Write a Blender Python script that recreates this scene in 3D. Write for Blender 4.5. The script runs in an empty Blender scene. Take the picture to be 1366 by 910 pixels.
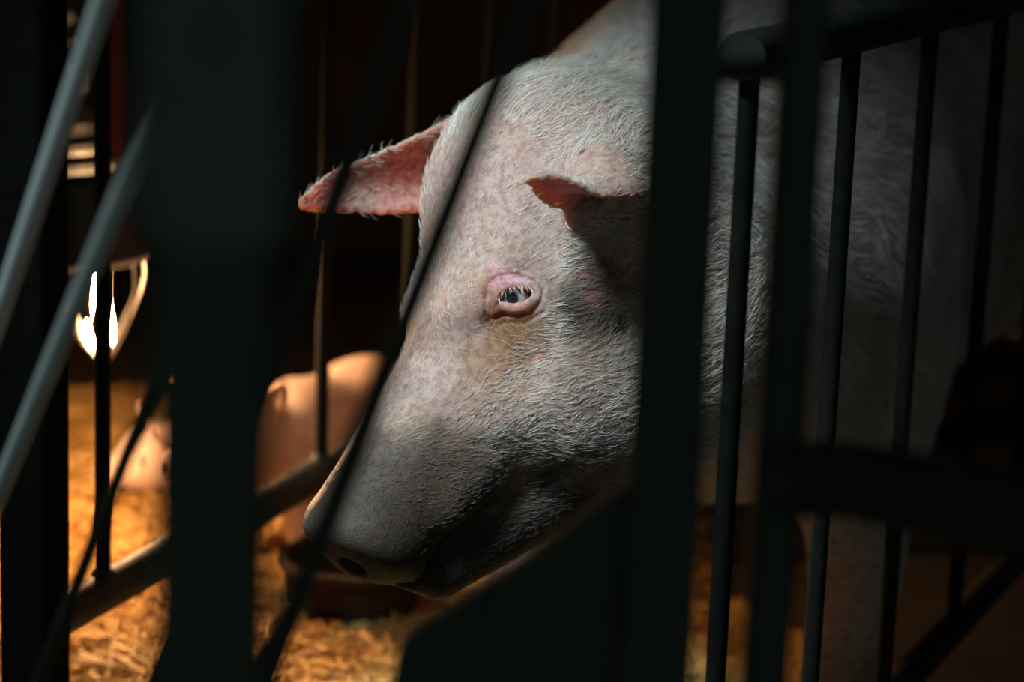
import bpy, bmesh, math, random
import numpy as np
from mathutils import Vector, Matrix

random.seed(7); rng = np.random.default_rng(7)
scene = bpy.context.scene
COL = scene.collection

# ------------------------------------------------------------------ camera
W, H, LENS = 1366, 910, 85.0
FPX = W * LENS / 36.0
CAM = np.array([0.0, 0.0, 0.96])
_down = np.array([150 - 683.0, -14500.0, -FPX])          # vanishing point of the uprights
Zc = -_down / np.linalg.norm(_down)
Yc = np.array([0, 0, -1.0]) - Zc * (-Zc[2]); Yc /= np.linalg.norm(Yc)
Xc = np.cross(Yc, Zc)
RWC = np.array([Xc, Yc, Zc])                              # camera vector -> world vector
cam_data = bpy.data.cameras.new('camera')
cam_data.lens = LENS; cam_data.sensor_width = 36.0; cam_data.sensor_fit = 'HORIZONTAL'
cam_data.clip_start = 0.05; cam_data.clip_end = 60
cam_data.dof.use_dof = True
cam_data.dof.focus_distance = 1.99
cam_data.dof.aperture_fstop = 3.3
cam = bpy.data.objects.new('camera', cam_data); COL.objects.link(cam)
M = Matrix.Identity(4)
for i in range(3):
    for j in range(3): M[i][j] = RWC[i, j]
    M[i][3] = CAM[i]
cam.matrix_world = M
scene.camera = cam

# ------------------------------------------------------------------ world, daylight, exposure
world = bpy.data.worlds.new('barn_air'); scene.world = world
world.use_nodes = True
bg = world.node_tree.nodes['Background']
bg.inputs['Color'].default_value = (0.72, 0.92, 0.84, 1)
bg.inputs['Strength'].default_value = 0.27
def area_light(name, loc, target, sx, sy, power, color, spread=180):
    d = bpy.data.lights.new(name, 'AREA'); d.shape = 'RECTANGLE'; d.size = sx; d.size_y = sy
    d.energy = power; d.color = color; d.spread = math.radians(spread)
    o = bpy.data.objects.new(name, d); COL.objects.link(o); o.location = loc
    v = Vector(target) - Vector(loc)
    o.rotation_euler = v.to_track_quat('-Z', 'Y').to_euler()
    return o
SKY_X, SKY_Y, SKY_Z = -0.95, 1.06, 2.08
area_light('skylight_daylight', (SKY_X, SKY_Y, SKY_Z), (-0.14, 1.95, 0.57), 0.50, 0.50, 2.7, (0.77, 0.97, 1.0), 25)
scene.view_settings.view_transform = 'Standard'
scene.view_settings.look = 'None'
scene.view_settings.exposure = 0.0
scene.view_settings.gamma = 1.0
scene.view_settings.use_curve_mapping = False

# ------------------------------------------------------------------ pixel helpers
def ray(px, py):
    return RWC @ np.array([(px - 683.0) / FPX, -(py - 455.0) / FPX, -1.0])
def at(px, py, depth):                                    # depth along the lens axis
    return CAM + ray(px, py) * depth
def at_z(px, py, z):
    r = ray(px, py); return CAM + r * ((z - CAM[2]) / r[2])
def at_plane(px, py, p0, n):
    r = ray(px, py); return CAM + r * (np.dot(np.array(p0) - CAM, n) / np.dot(r, n))
def proj(p):
    q = RWC.T @ (np.asarray(p, float) - CAM)
    return 683 + q[0] / -q[2] * FPX, 455 - q[1] / -q[2] * FPX, -q[2]

# ------------------------------------------------------------------ object helpers
def link(o, parent=None):
    COL.objects.link(o)
    if parent is not None: o.parent = parent
    return o
def tag(o, label=None, cat=None, group=None, kind=None):
    if label: o['label'] = label
    if cat: o['category'] = cat
    if group: o['group'] = group
    if kind: o['kind'] = kind
    return o
def empty(name, loc=(0, 0, 0), rz=0.0):
    o = bpy.data.objects.new(name, None); COL.objects.link(o)
    o.location = tuple(float(v) for v in loc); o.rotation_euler = (0, 0, rz); o.empty_display_size = 0.05
    return o
def mesh_obj(name, verts, faces, mat, parent=None, smooth=True, origin=None):
    me = bpy.data.meshes.new(name)
    v = np.asarray(verts, float)
    if origin is None and parent is not None: origin = parent['org'] if 'org' in parent else parent.location
    if origin is not None: v = v - np.array(origin, float)
    me.from_pydata(v.tolist(), [], [list(map(int, f)) for f in faces]); me.validate(); me.update()
    if smooth: me.polygons.foreach_set('use_smooth', [True] * len(me.polygons))
    if mat: me.materials.append(mat)
    return link(bpy.data.objects.new(name, me), parent)

class MB:
    """collects shapes in world coordinates"""
    def __init__(s): s.v = []; s.f = []
    def add(s, v, f):
        n = len(s.v); s.v += [tuple(map(float, p)) for p in v]; s.f += [[i + n for i in q] for q in f]; return s
    def tube(s, pts, r, seg=16, cap=True):
        pts = [np.array(p, float) for p in pts]; n = len(pts)
        rs = r if hasattr(r, '__len__') else [r] * n
        t0 = pts[1] - pts[0]; t0 /= np.linalg.norm(t0)
        ref = np.array([0, 0, 1.0]) if abs(t0[2]) < .9 else np.array([1.0, 0, 0])
        u = np.cross(t0, ref); u /= np.linalg.norm(u)
        v = []; f = []
        for i, p in enumerate(pts):
            t = pts[min(i + 1, n - 1)] - pts[max(i - 1, 0)]; t /= np.linalg.norm(t)
            u = u - t * np.dot(u, t); u /= np.linalg.norm(u); w = np.cross(t, u)
            for k in range(seg):
                a = 2 * math.pi * k / seg
                v.append(p + rs[i] * (math.cos(a) * u + math.sin(a) * w))
        for i in range(n - 1):
            for k in range(seg):
                f.append([i * seg + k, i * seg + (k + 1) % seg, (i + 1) * seg + (k + 1) % seg, (i + 1) * seg + k])
        if cap:
            f.append(list(range(seg))[::-1]); f.append([(n - 1) * seg + k for k in range(seg)])
        return s.add(v, f)
    def bar(s, a, b, wx, wy, side, rad=None, n=4):
        """rectangular bar from a to b, rounded long edges; wx along `side`"""
        a = np.array(a, float); b = np.array(b, float); t = (b - a) / np.linalg.norm(b - a)
        u = np.array(side, float); u -= t * np.dot(u, t); u /= np.linalg.norm(u); w = np.cross(t, u)
        rad = min(wx, wy) * .16 if rad is None else rad
        ring = []
        for (cx, cy, a0) in ((1, 1, 0), (-1, 1, 90), (-1, -1, 180), (1, -1, 270)):
            for k in range(n + 1):
                an = math.radians(a0 + 90 * k / n)
                ring.append((cx * (wx / 2 - rad) + rad * math.cos(an), cy * (wy / 2 - rad) + rad * math.sin(an)))
        m = len(ring); v = []
        for p in (a, b): v += [p + u * x + w * y for x, y in ring]
        f = [[k, (k + 1) % m, m + (k + 1) % m, m + k] for k in range(m)] + [list(range(m))[::-1], [m + k for k in range(m)]]
        return s.add(v, f)
    def lathe(s, c, prof, seg=24, axis=(0, 0, 1), skip=None):
        c = np.array(c, float); ax = np.array(axis, float); ax /= np.linalg.norm(ax)
        ref = np.array([1.0, 0, 0]) if abs(ax[0]) < .9 else np.array([0, 1.0, 0])
        u = np.cross(ref, ax); u /= np.linalg.norm(u); w = np.cross(ax, u)
        v = []; f = []
        for (r, h) in prof:
            for k in range(seg):
                a = 2 * math.pi * k / seg; v.append(c + ax * h + r * (math.cos(a) * u + math.sin(a) * w))
        for i in range(len(prof) - 1):
            for k in range(seg):
                if skip and skip(i, k): continue
                f.append([i * seg + k, i * seg + (k + 1) % seg, (i + 1) * seg + (k + 1) % seg, (i + 1) * seg + k])
        return s.add(v, f)
    def prism(s, poly, off):
        n = len(poly); off = np.array(off, float); v = [np.array(p, float) for p in poly]; v += [p + off for p in v[:n]]
        return s.add(v, [list(range(n))[::-1], [n + k for k in range(n)]] + [[k, (k + 1) % n, n + (k + 1) % n, n + k] for k in range(n)])
    def build(s, name, mat, parent=None, smooth=True, origin=None, autosmooth=35):
        o = mesh_obj(name, s.v, s.f, mat, parent, smooth, origin)
        if smooth and autosmooth:
            bm = bmesh.new(); bm.from_mesh(o.data); lim = math.radians(autosmooth)
            bmesh.ops.recalc_face_normals(bm, faces=bm.faces)
            for e in bm.edges:
                if len(e.link_faces) == 2 and e.calc_face_angle(0) > lim: e.smooth = False
            bm.to_mesh(o.data); bm.free()
        return o

# ------------------------------------------------------------------ materials
def material(name):
    m = bpy.data.materials.new(name); m.use_nodes = True
    return m, m.node_tree, m.node_tree.nodes['Principled BSDF']
def ramp(nt, fac, stops):
    r = nt.nodes.new('ShaderNodeValToRGB'); e = r.color_ramp.elements
    while len(e) < len(stops): e.new(.5)
    for k, (p, c) in enumerate(stops): e[k].position = p; e[k].color = (*c, 1)
    nt.links.new(fac, r.inputs['Fac']); return r.outputs['Color']
def noise(nt, scale, detail=4, rough=.6, coord='Object', stretch=None):
    tc = nt.nodes.new('ShaderNodeTexCoord'); n = nt.nodes.new('ShaderNodeTexNoise')
    n.inputs['Scale'].default_value = scale; n.inputs['Detail'].default_value = detail; n.inputs['Roughness'].default_value = rough
    src = tc.outputs[coord]
    if stretch:
        mp = nt.nodes.new('ShaderNodeMapping'); mp.inputs['Scale'].default_value = stretch
        nt.links.new(src, mp.inputs['Vector']); src = mp.outputs['Vector']
    nt.links.new(src, n.inputs['Vector']); return n.outputs['Fac']
def bump(nt, bsdf, fac, strength, dist):
    b = nt.nodes.new('ShaderNodeBump'); b.inputs['Strength'].default_value = strength; b.inputs['Distance'].default_value = dist
    nt.links.new(fac, b.inputs['Height']); nt.links.new(b.outputs['Normal'], bsdf.inputs['Normal'])
def noisy(name, c1, c2, scale=20, rough=.6, metal=0.0, bs=.2, bd=.001, spec=.5, stretch=None, c3=None):
    m, nt, b = material(name)
    f = noise(nt, scale, stretch=stretch)
    st = [(.3, c1), (.7, c2)] if c3 is None else [(.25, c1), (.5, c2), (.75, c3)]
    nt.links.new(ramp(nt, f, st), b.inputs['Base Color'])
    b.inputs['Roughness'].default_value = rough; b.inputs['Metallic'].default_value = metal
    b.inputs['Specular IOR Level'].default_value = spec
    bump(nt, b, noise(nt, scale * 6), bs, bd)
    return m
MAT_PAINT = noisy('dark_green_paint', (.034, .048, .042), (.054, .064, .054), 30, .8, 0, .3, .0006, .05)
MAT_ROD = noisy('blackened_steel', (.006, .007, .006), (.011, .012, .011), 60, .8, 0, .4, .0006, .08)
MAT_RAIL = noisy('grimy_pipe', (.013, .016, .015), (.034, .040, .040), 40, .6, 0, .5, .0008, .2)
MAT_GALV_LITBAR = noisy('galvanised_and_lit_bar_steel', (.48, .54, .55), (.62, .68, .68), 40, .5, .1, .2, .0004, .5)  # galvanised fittings; also the pale colour of the two lit-looking bars
MAT_BLACK = noisy('near_black_steel', (.0025, .003, .0025), (.005, .0055, .005), 50, .85, 0, .4, .0006, .03)
MAT_GATE = noisy('dull_gate_steel', (.035, .040, .034), (.060, .066, .056), 40, .6, 0, .3, .0005, .15)
MAT_SLEEVE = noisy('blue_grey_paint', (.055, .080, .082), (.075, .10, .10), 30, .75, 0, .3, .0005, .08)
MAT_RUBBER = noisy('muddy_black_rubber', (.020, .014, .011), (.040, .028, .022), 25, .8, 0, .5, .001, .1)
MAT_SHADE = noisy('lamp_tin', (.012, .015, .016), (.022, .026, .028), 30, .5, .1, .2, .0004)
MAT_GUARD = noisy('guard_steel', (.020, .018, .016), (.032, .028, .024), 60, .6, 0, .2, .0003)
MAT_RED = noisy('dark_red_plastic', (.010, .0008, .0008), (.018, .001, .001), 20, .8, 0, .2, .001, .1)
MAT_CORD = noisy('rubber_cord', (.02, .02, .02), (.03, .03, .03), 50, .7)
MAT_CONC = noisy('stained_concrete', (.030, .024, .020), (.060, .050, .042), 6, .9, 0, .6, .004, .2)
MAT_WALL = noisy('grimy_wall', (.018, .012, .010), (.036, .022, .018), 4, .9, 0, .5, .004, .2)
MAT_CEIL = noisy('soot_dark_boards', (.03, .028, .026), (.05, .045, .04), 5, .9, 0, .4, .003, .2)
MAT_STRAW_BED = noisy('matted_straw', (.32, .17, .045), (.62, .38, .11), 60, .8, 0, 1.0, .01, .2, c3=(.78, .52, .19))
MAT_BULB, _nt, _b = material('heat_bulb_glow')
_b.inputs['Base Color'].default_value = (1, .5, .2, 1)
_b.inputs['Emission Color'].default_value = (1.0, .53, .23, 1); _b.inputs['Emission Strength'].default_value = 800
def straw_mat():
    m, nt, b = material('straw_stalk')
    oi = nt.nodes.new('ShaderNodeAttribute'); oi.attribute_name = 'tone'
    nt.links.new(ramp(nt, oi.outputs['Fac'], [(0, (.28, .14, .035)), (.5, (.60, .36, .10)), (1, (.86, .62, .25))]), b.inputs['Base Color'])
    b.inputs['Roughness'].default_value = .55
    return m
MAT_STRAW = straw_mat()

# ------------------------------------------------------------------ the barn
def slab(name, lo, hi, mat, kind='structure', label=None, cat=None):
    lo = np.array(lo, float); hi = np.array(hi, float)
    v = [(x, y, z) for x in (lo[0], hi[0]) for y in (lo[1], hi[1]) for z in (lo[2], hi[2])]
    f = [(0, 1, 3, 2), (4, 6, 7, 5), (0, 4, 5, 1), (2, 3, 7, 6), (0, 2, 6, 4), (1, 5, 7, 3)]
    return tag(mesh_obj(name, v, f, mat, smooth=False), label, cat, kind=kind)
X0, X1, Y0, Y1, ZC = -2.4, 3.0, -1.6, 5.2, 2.15
slab('floor', (X0, Y0, -.1), (X1, Y1, 0), MAT_CONC, label='dirty concrete barn floor under the straw', cat='floor')
slab('wall_back', (X0, Y1, 0), (X1, Y1 + .1, ZC), MAT_WALL, label='dark grimy wall behind the pens', cat='wall')
slab('wall_left', (X0 - .1, Y0, 0), (X0, Y1, ZC), MAT_WALL, label='dark grimy side wall past the heat lamp', cat='wall')
slab('wall_right', (X1, Y0, 0), (X1 + .1, Y1, ZC), MAT_WALL, label='dark grimy side wall past the sow', cat='wall')
hx, hy = .42, .42                                           # skylight hole in the ceiling
cm = MB()
for (a, b, c, d) in ((X0, X1, Y0, SKY_Y - hy), (X0, X1, SKY_Y + hy, Y1), (X0, SKY_X - hx, SKY_Y - hy, SKY_Y + hy), (SKY_X + hx, X1, SKY_Y - hy, SKY_Y + hy)):
    v = [(x, y, z) for x in (a, b) for y in (c, d) for z in (ZC, ZC + .08)]
    cm.add(v, [(0, 1, 3, 2), (4, 6, 7, 5), (0, 4, 5, 1), (2, 3, 7, 6), (0, 2, 6, 4), (1, 5, 7, 3)])
tag(cm.build('ceiling', MAT_CEIL, smooth=False), 'dark boarded barn ceiling with a square skylight', 'ceiling', kind='structure')

wf = MB()
for (ax_, ay_, bx_, by_) in ((-1, -1, 1, -1), (-1, 1, 1, 1), (-1, -1, -1, 1), (1, -1, 1, 1)):
    wf.bar((SKY_X + ax_ * hx, SKY_Y + ay_ * hy, ZC + .03), (SKY_X + bx_ * hx, SKY_Y + by_ * hy, ZC + .03), .04, .07, (0, 0, 1.0))
tag(wf.build('window_1', MAT_CEIL), 'square wooden skylight frame in the barn ceiling', 'skylight', kind='structure')

# ------------------------------------------------------------------ signed distance modelling of the animals
F32 = np.float32
def smin(a, b, k):
    h = np.maximum(k - np.abs(a - b), 0) / k
    return np.minimum(a, b) - h * h * k * .25
def smax(a, b, k): return -smin(-a, -b, k)
def sd_ell(p, c, r):
    q = p - np.array(c, F32); r = np.array(r, F32)
    k0 = np.sqrt(((q / r) ** 2).sum(-1)); k1 = np.sqrt(((q / (r * r)) ** 2).sum(-1)) + 1e-9
    return k0 * (k0 - 1) / k1
def sd_cone(p, a, b, ra, rb, flat=None):
    a = np.array(a, F32); b = np.array(b, F32); d = b - a
    t = np.clip(((p - a) @ d) / (d @ d), 0, 1)
    q = p - a - t[..., None] * d
    if flat is not None:                                   # (direction, stretch): narrower along direction
        dn = np.array(flat[0], F32); q = q + (q @ dn)[..., None] * dn * (flat[1] - 1)
    return np.sqrt((q * q).sum(-1)) - (ra + t * (rb - ra))
def sd_poly(p, pts, r, k=None):
    d = None
    rs = r if hasattr(r, '__len__') else [r] * len(pts)
    for i in range(len(pts) - 1):
        e = sd_cone(p, pts[i], pts[i + 1], rs[i], rs[i + 1])
        d = e if d is None else np.minimum(d, e)
    return d

def surface_nets(fn, lo, hi, h):
    lo = np.array(lo, float); hi = np.array(hi, float); B = 4
    n = (np.ceil((hi - lo) / (h * B)).astype(int)) * B
    nc = n // B
    ax = [lo[i] + h * B * (np.arange(nc[i]) + .5) for i in range(3)]
    g = np.stack(np.meshgrid(*ax, indexing='ij'), -1).reshape(-1, 3).astype(F32)
    dc = fn(g).reshape(nc)
    near = np.abs(dc) < h * B * 1.9
    # a cell block near the surface owns B^3 nodes; nodes elsewhere take the block's sign
    D = np.repeat(np.repeat(np.repeat(np.sign(dc).astype(F32), B, 0), B, 1), B, 2)
    mask = np.repeat(np.repeat(np.repeat(near, B, 0), B, 1), B, 2)
    idx = np.argwhere(mask)
    pts = (lo + h * (idx + .5)).astype(F32)
    out = np.empty(len(pts), F32)
    for s in range(0, len(pts), 400000): out[s:s + 400000] = fn(pts[s:s + 400000])
    D[mask] = out
    S = D < 0
    c = [S[i:n[0] - 1 + i, j:n[1] - 1 + j, k:n[2] - 1 + k] for i in (0, 1) for j in (0, 1) for k in (0, 1)]
    al = np.logical_and.reduce(c); an = np.logical_or.reduce(c)
    cells = np.argwhere(an & ~al)
    vid = -np.ones(np.array(n) - 1, np.int64); vid[tuple(cells.T)] = np.arange(len(cells))
    acc = np.zeros((len(cells), 3)); cnt = np.zeros(len(cells))
    cor = [(i, j, k) for i in (0, 1) for j in (0, 1) for k in (0, 1)]
    for x in range(8):
        for y in range(x + 1, 8):
            a, b = np.array(cor[x]), np.array(cor[y])
            if np.abs(a - b).sum() != 1: continue
            da = D[tuple((cells + a).T)]; db = D[tuple((cells + b).T)]
            m = (da < 0) != (db < 0)
            t = np.where(m, da / np.where(m, da - db, 1), 0)
            acc += m[:, None] * (a + t[:, None] * (b - a)); cnt += m
    V = lo + h * (cells + .5 + acc / cnt[:, None])
    faces = []
    for axis in range(3):
        o1, o2 = [(1, 2), (2, 0), (0, 1)][axis]
        sl = [slice(0, n[i] - 1) for i in range(3)]; sl2 = list(sl); sl2[axis] = slice(1, n[axis])
        A = S[tuple(sl)]; Bb = S[tuple(sl2)]
        e = np.argwhere(A != Bb); e = e[(e[:, o1] > 0) & (e[:, o2] > 0)]
        u = np.zeros(3, int); u[o1] = 1; w = np.zeros(3, int); w[o2] = 1
        q = np.stack([vid[tuple((e - u - w).T)], vid[tuple((e - w).T)], vid[tuple(e.T)], vid[tuple((e - u).T)]], 1)
        flip = ~A[tuple(e.T)]
        q[flip] = q[flip][:, ::-1]
        faces.append(q)
    return V, np.concatenate(faces)
def grad(fn, V, e=.0012):
    g = np.zeros_like(V)
    for i in range(3):
        o = np.zeros(3); o[i] = e
        g[:, i] = fn((V + o).astype(F32)).astype(float) - fn((V - o).astype(F32))
    return g / (2 * e)
def project(fn, V, it=3, lim=.003):
    V = V.copy()
    for _ in range(it):
        d = fn(V.astype(F32)).astype(float); g = grad(fn, V); gg = np.maximum((g * g).sum(1), .05)
        st = -(d / gg)[:, None] * g; ln = np.linalg.norm(st, axis=1, keepdims=True)
        V += st * np.minimum(1, lim / np.maximum(ln, 1e-9))
    return V

# ------------------------------------------------------------------ the sow
AX = np.array([0.42, 0.908, 0.0]); AX /= np.linalg.norm(AX)     # crate axis, going away from the head end
NX = np.array([AX[1], -AX[0], 0.0])                              # towards the near side of the crate
def crate(s, t, z): return AX * s + NX * t + np.array([0, 0, z])
SOW_T = -0.872
HF = np.array([-.58, -.77, .27]); HF /= np.linalg.norm(HF)      # head axes in the lens frame
HU = np.array([-.80, .45, .31]); HU -= HF * np.dot(HU, HF); HU /= np.linalg.norm(HU)
HL = np.cross(HU, HF)
RH = np.stack([RWC @ HF, RWC @ HL, RWC @ HU], 1)                # head local -> world
def ear(q, base, dirv, up_hint, length, width, cup, th, low=.6):
    """thin cupped leaf; q in head frame"""
    e1 = np.array(dirv, float); e1 /= np.linalg.norm(e1)
    e3 = np.array(up_hint, float); e3 -= e1 * np.dot(e3, e1); e3 /= np.linalg.norm(e3)
    e2 = np.cross(e3, e1)
    r = q - np.array(base, F32)
    x = r @ e1.astype(F32); y = r @ e2.astype(F32); z = r @ e3.astype(F32)
    t = np.clip(x / length, 0, 1)
    dn = 1.0 if (RWC @ (HF * e2[0] + HL * e2[1] + HU * e2[2]))[2] < 0 else -1.0
    y = np.where(y * dn > 0, y / low, y)
    w = width * (np.clip(1.02 - t, 0, 1) ** .62) * (.72 + .75 * t - .35 * t * t)
    zc = -cup * (y / width) ** 2 - .028 * t * t + .006 * np.sin(9 * t)
    d = np.abs(z - zc) * .80 - (th * (1 - .55 * t))
    d = smax(d, (np.abs(y) - w) * .6, .006)
    return smax(d, np.maximum(-x - .03, x - length), .006)
EAR_DIR_L = (.42, .62, .62); EAR_DIR_R = (.70, -.48, .53)
EAR_BASE_L = (-.125, .098, -.012); EAR_BASE_R = (-.160, -.088, .040)
_h = lambda v: np.array([HF @ np.array(v), HL @ np.array(v), HU @ np.array(v)])
EAR_UP_L = _h((.42, .20, -.88)); EAR_UP_R = _h((.10, .50, -.80))

def head_base(q):
    yy = np.abs(q[:, 1]); qs = q.copy(); qs[:, 1] = yy         # mirrored
    d = sd_ell(qs, (-.065, 0, -.035), (.125, .094, .088))        # skull
    d = smin(d, sd_cone(q, (-.02, 0, -.026), (.20, 0, -.038), .056, .036), .06)      # bridge
    d = smin(d, sd_cone(q, (.02, 0, -.072), (.203, 0, -.049), .080, .047), .05)      # muzzle
    d = smin(d, sd_ell(qs, (-.045, .060, -.120), (.115, .062, .095)), .07)          # jowl
    d = smin(d, sd_cone(q, (-.05, 0, -.172), (.203, 0, -.112), .076, .027), .025)     # lower jaw
    d = smin(d, sd_ell(qs, (-.010, .058, .022), (.050, .026, .020)), .035)          # brow
    d = smin(d, sd_ell(qs, (.030, .052, -.055), (.060, .030, .030)), .04)           # cheek bone
    d = smin(d, sd_ell(qs, (-.105, .012, .045), (.085, .062, .068)), .05)           # poll
    # snout disc
    ax = np.array([.97, 0, -.24], F32); c0 = np.array([.228, 0, -.045], F32)
    r = q - c0; h = r @ ax; rad = r - h[:, None] * ax; rad[:, 1] *= .90
    rr = np.sqrt((rad * rad).sum(1))
    disc = smax(rr - .050, np.abs(h) - .011, .014)
    d = smin(d, disc, .022)
    # nostrils
    d = smax(d, -sd_ell(qs, (.244, .019, -.045), (.018, .0085, .0115)), .006)
    # mouth line
    d = smax(d, -sd_poly(qs, [(.232, .012, -.092), (.20, .030, -.094), (.165, .046, -.096), (.115, .062, -.112), (.080, .073, -.124)], [.005, .005, .005, .005, .002]), .010)
    # tusk lip bump
    d = smin(d, sd_ell(qs, (.14, .046, -.074), (.04, .014, .014)), .02)
    # dent below the eye and behind it
    d = smax(d, -sd_ell(q, (.045, .118, -.035), (.04, .022, .02)), .03)
    d = smax(d, -sd_ell(q, (-.080, .128, -.030), (.018, .020, .030)), .03)
    # ears, with a thick root
    for (b, dv, up) in ((EAR_BASE_L, EAR_DIR_L, EAR_UP_L), (EAR_BASE_R, EAR_DIR_R, EAR_UP_R)):
        sgn = 1 if b[1] > 0 else -1
        root = sd_cone(q, (b[0] - .01, b[1] * .55, b[2] - .005), np.array(b) + np.array(dv) * .035, .050, .030)
        e = ear(q, b, dv, up, .19 if sgn > 0 else .208, .048 if sgn > 0 else .058, .030, .0046, .6 if sgn > 0 else .85)
        root = smax(root, -sd_cone(q, np.array(b) + np.array(dv) * .02 - np.array(up) * .014, np.array(b) + np.array(dv) * .09 - np.array(up) * .03, .016, .030), .014)
        d = smin(d, smin(e, root, .030), .022)
    return d

# the left eye sits on the modelled skin: march out to find it, then hang the head on that point
_y = np.linspace(.04, .14, 400); _p = np.stack([_y * 0 + .004, _y, _y * 0 + .004], 1).astype(F32)
EYE_L = np.array([.004, float(_y[np.argmax(head_base(_p) > 0)]) - .001, .004])
HO = at(686, 395, 2.0) - RH @ EYE_L
sow_org = crate(2.75, SOW_T, 0)
RB = np.stack([-AX, -NX, np.array([0, 0, 1.0])], 1)             # body frame: x towards the head, y to its right side flipped below
RB[:, 1] = np.cross(RB[:, 2], RB[:, 0])
def w2h(p): return (p - HO.astype(F32)) @ RH.astype(F32)
def h2w(q): return HO + RH @ np.array(q, float)
def w2b(p): return (p - sow_org.astype(F32)) @ RB.astype(F32)
def b2w(q): return sow_org + RB @ np.array(q, float)


# eye frame in head coordinates
EN = np.array([.16, .93, .26]); EN /= np.linalg.norm(EN)
ET = RH.T @ (RWC @ np.array([-1.0, 0, 0])); ET -= EN * np.dot(ET, EN); ET /= np.linalg.norm(ET)   # towards the inner corner
EB = RH.T @ (RWC @ np.array([0, 1.0, 0])); EB -= EN * np.dot(EB, EN); EB -= ET * np.dot(EB, ET); EB /= np.linalg.norm(EB)
EYE_R = .0138
EYE_C = EYE_L - EN * .0112
def epx(x, y, n): return ((686 - x) / 1612.0, (395 - y) / 1612.0, n)
def epos(t, b, n): return EYE_L + ET * t + EB * b + EN * n
LID_UP = [epx(*v) for v in ((657, 416, -.002), (663, 392, .0010), (674, 381, .0028), (690, 378, .0036), (705, 380, .0030), (718, 389, .0))]
LID_LO = [epx(*v) for v in ((657, 416, -.002), (670, 410, .0014), (685, 413, .0032), (700, 410, .0032), (712, 401, .0022), (718, 389, .0))]
HOLE = [epx(*v)[:2] for v in ((657, 417, 0), (665, 393, 0), (676, 386, 0), (690, 384, 0), (704, 385, 0), (717, 390, 0), (710, 398, 0), (699, 405, 0), (685, 408, 0), (671, 405, 0))]
CREASES = [[epx(*v)[:2] for v in c] for c in (
    ((648, 398, 0), (651, 380, 0), (664, 368, 0), (690, 366, 0), (712, 374, 0), (724, 386, 0)),
    ((660, 424, 0), (672, 420, 0), (690, 422, 0), (708, 417, 0), (721, 403, 0), (724, 388, 0)),
    ((645, 384, 0), (647, 400, 0), (648, 420, 0)), ((654, 392, 0), (655, 408, 0), (653, 428, 0)),
    ((668, 374, 0), (690, 372, 0), (712, 381, 0)), ((694, 358, 0), (712, 365, 0), (728, 382, 0)), ((672, 430, 0), (700, 431, 0), (726, 416, 0)))]
def seg2(t, b, pts):
    d = None
    for (x0, y0), (x1, y1) in zip(pts[:-1], pts[1:]):
        dx, dy = x1 - x0, y1 - y0; k = np.clip(((t - x0) * dx + (b - y0) * dy) / (dx * dx + dy * dy), 0, 1)
        e = np.hypot(t - x0 - k * dx, b - y0 - k * dy); d = e if d is None else np.minimum(d, e)
    return d
def sd_polygon(t, b, pts):
    d = seg2(t, b, pts + pts[:1]); ins = np.zeros(len(t), bool)
    for (x0, y0), (x1, y1) in zip(pts, pts[1:] + pts[:1]):
        c = (y0 > b) != (y1 > b)
        with np.errstate(divide='ignore', invalid='ignore'): ins ^= c & (t < (x1 - x0) * (b - y0) / (y1 - y0 if y1 != y0 else 1e-9) + x0)
    return np.where(ins, -d, d)
def head_sdf(q):
    d = head_base(q)
    # eye: socket, lids, folds (left eye in detail, right one the same mirrored)
    near = ((q - EYE_L.astype(F32)) ** 2).sum(1) < .07 ** 2
    if near.any():
        p = q[near]; dd = d[near]
        r = p - EYE_L.astype(F32); t = r @ ET.astype(F32); b = r @ EB.astype(F32); n = r @ EN.astype(F32)
        bell = np.exp(-((t / .026) ** 2 + (b / .017) ** 2)); dd = dd - .0045 * bell
        hole = np.maximum(sd_polygon(t, b, HOLE), np.abs(n + .002) - .017)
        dd = smax(dd, -hole, .003)
        up = sd_poly(p, [epos(*v) for v in LID_UP], [.0016, .0024, .0028, .0029, .0026, .0016])
        lo = sd_poly(p, [epos(*v) for v in LID_LO], [.0016, .0026, .0034, .0036, .0030, .0016])
        dd = smin(dd, up, .006); dd = smin(dd, lo, .006)
        for q_, c in enumerate(CREASES):
            dd = dd + (.0013 if q_ < 2 else .0008) * np.exp(-(seg2(t, b, c) / .0019) ** 2)
        d[near] = dd
    return d
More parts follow.
